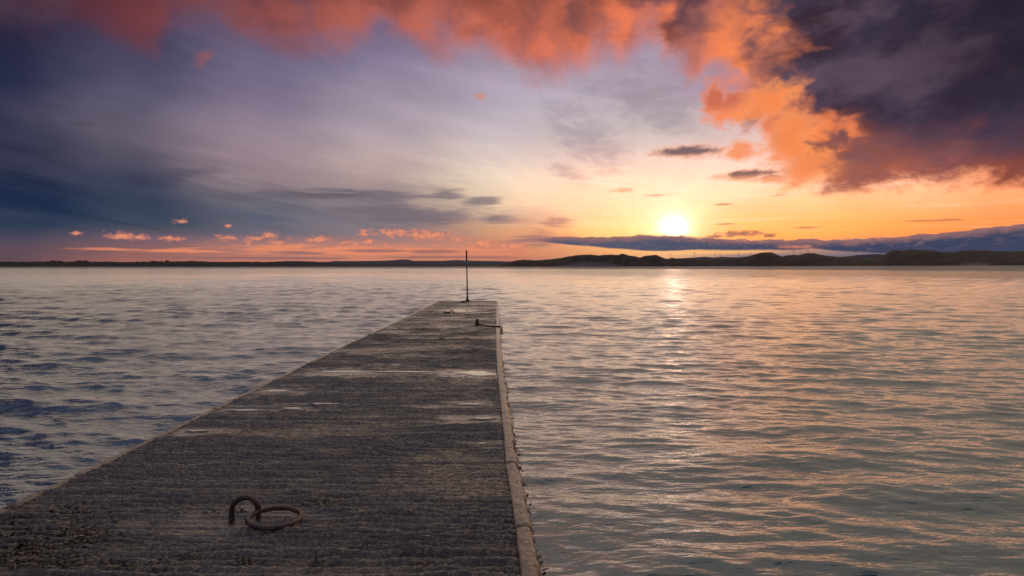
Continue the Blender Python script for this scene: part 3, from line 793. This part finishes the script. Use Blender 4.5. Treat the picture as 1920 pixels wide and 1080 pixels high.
# ------------------------------------------------------------------ bollard and chain
xb, yb = unproj(894, 611)
bo = tag(empty('bollard', (xb, yb, float(zdeck(yb)))), 'short leaning iron bollard with pale worn top near the pier head', 'bollard')
bo.rotation_euler = (0, R(4), 0)
bm = bmesh.new(); lathe(bm, [(.075, -.02), (.078, .012), (.055, .022), (.045, .04), (.040, .10), (.043, .135)], 18, .02); bm_obj('post', bm, mat_rust('dark_iron', .6), bo)
bm = bmesh.new(); lathe(bm, [(.043, .1355), (.050, .142), (.052, .158), (.044, .172), (.02, .178)], 18, .02); bm_obj('cap', bm, mat_plain('worn_paint', (.35, .31, .28), (.18, .15, .13), 40., .45, .4, .002), bo)
xe, ye = unproj(936, 614)
bm = bmesh.new()
nl = 17
def cpos(t):
    x = xb + .04 + (xe + .03 - xb - .04) * t; y = yb - .03 + (ye - yb + .03) * t + .03 * math.sin(t * 7)
    z = float(zdeck(y)) + .018 + .03 * max(0, 1 - t * 3) ** 2
    if t > .96: z += .0
    return Vector((x, y, z))
for k in range(nl + 5):
    t = k / nl
    if t <= 1: c0 = cpos(t); d = (cpos(min(t + .03, 1.02)) - cpos(t - .01)).normalized()
    else: c0 = cpos(1) + Vector((.028, 0, -.04 * (k - nl))); d = Vector((.08, 0, -1)).normalized()
    s = d.cross(Vector((0, 0, 1)) if abs(d.z) < .8 else Vector((0, 1, 0))).normalized(); u = s.cross(d)
    w = s if k % 2 else (u * .8 + s * .6).normalized()
    L = []
    for q in range(12):
        a = 2 * math.pi * q / 12; L.append(c0 + d * math.cos(a) * .036 + w * math.sin(a) * .020)
    tube(bm, L, .0085, 6, closed=True)
ch = bm_obj('mooring_chain', bm, bpy.data.materials['dark_iron'])
tag(ch, 'dark iron chain lying from the bollard over the right edge of the pier', 'chain')

# ------------------------------------------------------------------ marker pole
xp, yp = unproj(876.5, 565.6)
po = tag(empty('marker_pole', (xp, yp, float(zdeck(yp)))), 'tall thin dark marker pole with pale band standing at the pier head', 'pole')
po.rotation_euler = (0, R(-1.1), 0)
M_pole = mat_plain('tarred_steel', (.018, .014, .016), (.040, .026, .024), 12., .5)
bm = bmesh.new(); lathe(bm, [(.135, -.01), (.135, .035), (.115, .05), (.085, .07), (.065, .10), (.052, .15), (.047, .20)], 20, .015); bm_obj('base', bm, M_pole, po)
bm = bmesh.new(); lathe(bm, [(.034, .2), (.030, .6), (.027, 1.2), (.026, 1.68)], 14); bm_obj('post', bm, M_pole, po)
bm = bmesh.new(); lathe(bm, [(.040, 1.682), (.042, 1.69), (.042, 1.855), (.040, 1.862)], 16); bm_obj('band', bm, mat_plain('pale_blue_paint', (.20, .27, .42), (.34, .40, .50), 20., .5), po)
bm = bmesh.new(); lathe(bm, [(.032, 1.864), (.034, 1.88), (.034, 2.33), (.030, 2.345)], 14); bm_obj('upper_post', bm, M_pole, po)

# ------------------------------------------------------------------ seaweed
def build_weed():
    bm = bmesh.new(); lay = bm.loops.layers.color.new('tint')
    r = random.Random(5)
    def blade(x, y, z, L, w, col, lean):
        a = r.uniform(0, 6.283); d = Vector((math.cos(a), math.sin(a), 0)); s = Vector((-d.y, d.x, 0)) * w
        b0 = Vector((x, y, z)); prev = (bm.verts.new(b0 - s * .5), bm.verts.new(b0 + s * .5))
        for k in (1, 2, 3):
            t = k / 3
            c = b0 + d * L * t * lean + Vector((0, 0, L * (t * (1 - lean * .7)) - L * .3 * t * t * lean)) + Vector((r.uniform(-1, 1), r.uniform(-1, 1), r.uniform(0, 1))) * L * .1
            ww = s * (.5 + .35 * math.sin(t * 3.)) * (1 if k < 3 else .4)
            cur = (bm.verts.new(c - ww), bm.verts.new(c + ww))
            f = bm.faces.new((prev[0], prev[1], cur[1], cur[0]))
            for l in f.loops: l[lay] = (*col, 1)
            prev = cur
    pal = [(.16, .085, .02), (.26, .11, .02), (.10, .075, .02), (.06, .05, .018), (.30, .13, .025), (.12, .11, .03)]
    spots = []
    for px, py, s, nb in [(10,1005,90,420),(40,1022,70,330),(140,960,60,220),(150,1000,50,200),(110,995,60,150),(165,1010,50,230),(15,975,50,150),(30,1045,70,260),(60,1060,80,240),(135,1030,40,80),(215,1060,30,70),(130,1055,50,70),(460,1055,28,60),(440,958,22,36),(600,945,34,120),(350,1045,30,30),(280,1065,40,40),(395,965,14,12),(330,958,16,14),(620,985,18,14),(700,1010,16,12),(760,1040,16,12),(90,1015,80,150),(20,955,30,60),(215,965,16,30),(650,1000,20,14),(590,1060,30,22),(800,1060,20,14)]:
        for _ in range(int(nb * .6)): spots.append((px + r.gauss(0, .5) * s, py + r.gauss(0, .28) * s * .5))
    for px, py in spots:
        if py > 1120 or py < 700: continue
        x, y = unproj(px, py)
        if x < XL(y) + .02: continue
        z = float(zdeck(y)) - .003
        blade(x, y, z + .009, r.uniform(.014, .036), r.uniform(.004, .010), r.choice(pal), r.uniform(.6, .98))
    # fringe along the right margin and its outer edge
    for _ in range(2600):
        y = 2. + 14 * r.random() ** 2.2
        dens = float(fbm(y * 2.2, 0., 3, 95))
        if r.random() > (dens - .2) * 2: continue
        x = float(XRo(y)) + r.gauss(-.005, .012); z = float(zdeck(y)) - .02 - abs(r.gauss(0, .05))
        blade(x, y, z, r.uniform(.012, .035), r.uniform(.004, .010), r.choice(pal), r.uniform(.4, .9))
    for _ in range(900):
        y = 2. + 4 * r.random() ** 1.6
        if float(vn(y * 3, 1., 96)) < .45: continue
        x = float(XRi(y)) + r.gauss(-.02, .02); blade(x, y, float(zdeck(y)) - .002, r.uniform(.008, .020), r.uniform(.003, .007), r.choice(pal), r.uniform(.5, .95))
    m, n, p, P = new_mat('bladder_wrack')
    a = n.new('ShaderNodeVertexColor'); a.layer_name = 'tint'
    n.link(n.mix(n.ss(n.noise(P, 60., 3., .6), .3, .7) * .4, X(n, a.outputs[0]), (.03, .025, .01)), p.inputs['Base Color']); p.inputs['Roughness'].default_value = .35
    o = bm_obj('seaweed', bm, m); tag(o, 'olive and orange brown seaweed tufts scattered over the wet deck', kind='stuff')
build_weed()

# ------------------------------------------------------------------ trees on the left shore
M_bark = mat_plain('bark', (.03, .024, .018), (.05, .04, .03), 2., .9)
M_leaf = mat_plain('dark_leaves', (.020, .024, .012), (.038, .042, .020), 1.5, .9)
def leaf_cloud(bm, c, rad, n, r, size):
    for _ in range(n):
        while True:
            v = Vector((r.uniform(-1, 1), r.uniform(-1, 1), r.uniform(-1, 1)))
            if v.length < 1: break
        p = Vector(c) + Vector((v.x * rad[0], v.y * rad[1], v.z * rad[2]))
        d = Vector((r.gauss(0, 1), r.gauss(0, 1), r.gauss(0, 1))).normalized(); e = d.orthogonal().normalized(); g = d.cross(e)
        s = size * r.uniform(.6, 1.3)
        bm.faces.new([bm.verts.new(p + e * s), bm.verts.new(p + g * s * .7), bm.verts.new(p - e * s), bm.verts.new(p - g * s * .7)])
def tree(px, py, w, label, seed):
    r = random.Random(seed)
    D = float(shore_d(px)) + 60 + 75; x, y = polar(px, D)
    top = CAMZ + (HY - py) / FPX * D; wid = w / FPX * D * .5
    base = CAMZ + (HY - 494.5) / FPX * D
    H = top - base
    o = tag(empty('tree', (float(x), float(y), base)), label, 'tree', 'trees along the left shore')
    bm = bmesh.new(); tube(bm, [(0, 0, -1), (.1, 0, H * .3), (.0, .1, H * .6), (.1, 0, H * .85)], [.45, .36, .24, .08], 7)
    for k in range(5):
        a = r.uniform(0, 6.28); z0 = H * r.uniform(.3, .6); tube(bm, [(0, 0, z0), (math.cos(a) * wid * .4, math.sin(a) * wid * .4, z0 + H * .15), (math.cos(a) * wid * .75, math.sin(a) * wid * .75, z0 + H * .25)], [.18, .12, .04], 5)
    bm_obj('trunk', bm, M_bark, o)
    bm = bmesh.new()
    for k in range(9):
        a = r.uniform(0, 6.28); q = r.uniform(0, .7)
        leaf_cloud(bm, (math.cos(a) * wid * q, math.sin(a) * wid * q, H * r.uniform(.5, .82)), (wid * .42, wid * .42, H * .2), 60, r, .42)
    bm_obj('crown', bm, M_leaf, o, smooth=False)
for i, (px, py, w, lab) in enumerate([
    (101, 487.6, 15, 'broad dark tree, left half of the first clump on the left shore'), (114, 488.6, 12, 'rounded dark tree, right half of the first clump on the left shore'),
    (148, 487.2, 14, 'tallest dark tree of the pair right of the first shore clump'), (161, 487.6, 13, 'lower dark tree on the right of the pair beyond the first clump'),
    (90, 490, 10, 'low dark tree at the left foot of the first shore clump'), (17, 490.8, 6, 'lone small dark tree furthest left on the low shore'),
    (287, 488.4, 14, 'wide dark tree starting the long clump left of the bare ridge'), (302, 488.8, 9, 'narrow dark tree in the middle of the long shore clump'),
    (313, 487.6, 10, 'peaked dark tree, tallest of the long shore clump'), (507, 490.4, 6, 'first small tree of the open row at the foot of the blue hills'),
    (516, 490.8, 5, 'second small tree of the open row at the foot of the blue hills'), (523, 490.6, 5, 'last small tree of the open row at the foot of the blue hills')]):
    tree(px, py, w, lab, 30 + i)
def build_wood():
    r = random.Random(77); bm = bmesh.new()
    px = -60.
    while px < 620:
        D = float(shore_d(px)) + 140; x, y = polar(px, D)
        cy = np.interp(px, [q[0] for q in LEFT], [q[1] for q in LEFT])
        H = CAMZ + (HY - cy) / FPX * D
        k = float(fbm(px / 25., 0, 4, 99))
        if k > .36: leaf_cloud(bm, (float(x), float(y) + r.uniform(-20, 10), H - .6 + 1.4 * (k - .36)), (3.4, 4, .8 + 1.8 * (k - .3)), 26, r, .6)
        px += 2.0
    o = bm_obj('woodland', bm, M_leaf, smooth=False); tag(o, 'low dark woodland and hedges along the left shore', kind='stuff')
build_wood()

# ------------------------------------------------------------------ wind turbines and hut beyond the bay
M_turb = mat_plain('turbine_grey', (.10, .10, .12), (.13, .13, .15), .1, .6)
def turbine():
    o = empty('wind_turbine')
    bm = bmesh.new(); lathe(bm, [(1.6, 0), (1.2, 30), (.9, 48)], 10); bm_obj('tower', bm, M_turb, o)
    bm = bmesh.new(); box(bm, (0, -.6, 48.9), (2., 5.4, 2.)); bmesh.ops.bevel(bm, geom=bm.edges[:], offset=.4, segments=2); bm_obj('nacelle', bm, M_turb, o)
    for k in range(3):
        bm = bmesh.new(); a = 2 * math.pi * k / 3 + .5
        d = Vector((math.sin(a), 0, math.cos(a))); s = Vector((math.cos(a), 0, -math.sin(a)))
        c = Vector((0, -3.8, 48.9)); rings = []
        for t, w in ((0, .7), (.2, 1.1), (.6, .7), (1, .15)):
            p = c + d * 20 * t; rings.append([bm.verts.new(p + s * w + Vector((0, .2, 0))), bm.verts.new(p + Vector((0, -.25, 0))), bm.verts.new(p - s * w * .5), bm.verts.new(p + Vector((0, .3, 0)))])
        for A_, B_ in zip(rings, rings[1:]):
            for q in range(4): bm.faces.new((A_[q], A_[(q + 1) % 4], B_[(q + 1) % 4], B_[q]))
        bm.faces.new(rings[-1]); bm_obj('blade', bm, M_turb, o)
    return o
TL = [(1257, 476.5, 'leftmost wind turbine, over the low gap beneath the sun'), (1302, 473.5, 'tall wind turbine standing alone right of the sun'), (1341, 474, 'left turbine of the close pair over the blue hills'), (1350, 474.5, 'right turbine of the close pair over the blue hills'),
      (1385, 473.5, 'wind turbine just left of the first tall dune'), (1408, 475, 'wind turbine rising from the left slope of the first tall dune'), (1488, 470.5, 'wind turbine in the dip right of the first tall dune'), (1501, 472, 'faint wind turbine just left of the second dune top'),
      (1515, 468.5, 'wind turbine directly behind the second dune top'), (1605, 469.5, 'lone wind turbine over the low saddle of the dunes'), (1650, 467.5, 'wind turbine at the left foot of the long high dune'), (1768, 465.5, 'rightmost wind turbine, in the notch of the long high dune')]
proto = turbine()
for i, (px, hy_, lab) in enumerate(TL):
    o = proto if i == 0 else copy_tree(proto)
    D = 5600.; x, y = polar(px, D)
    hub = CAMZ + (HY - hy_) / FPX * D
    o.location = (float(x), float(y), hub - 48.9); o.rotation_euler = (0, R(17 * i), 0) if False else (0, 0, R(-12 + 5 * (i % 4)))
    tag(o, lab, 'wind turbine', 'wind turbines behind the dunes')
def hut():
    px = 1605; D = float(shore_d(px)) + 66; x, y = polar(px, D)
    o = tag(empty('hut', (float(x), float(y), 2.1)), 'tiny white hut at the foot of the dunes on the far beach', 'hut')
    bm = bmesh.new(); box(bm, (0, 0, .7), (2.4, 1.8, 1.4)); bm_obj('wall', bm, mat_plain('white_paint', (.7, .7, .7), (.8, .8, .8), 2., .6), o, False)
    bm = bmesh.new()
    v = [bm.verts.new(q) for q in [(-1.35, -1.05, 1.402), (1.35, -1.05, 1.402), (1.35, 1.05, 1.402), (-1.35, 1.05, 1.402), (-1.35, 0, 1.95), (1.35, 0, 1.95)]]
    for f in ((0, 1, 5, 4), (2, 3, 4, 5), (0, 4, 3), (1, 2, 5), (3, 2, 1, 0)): bm.faces.new([v[k] for k in f])
    bm_obj('roof', bm, mat_plain('slate', (.06, .06, .07), (.09, .09, .10), 2., .7), o, False)
    bm = bmesh.new(); box(bm, (.5, -.915, .52), (.6, .04, 1.04)); bm_obj('door', bm, M_bark, o, False)
hut()
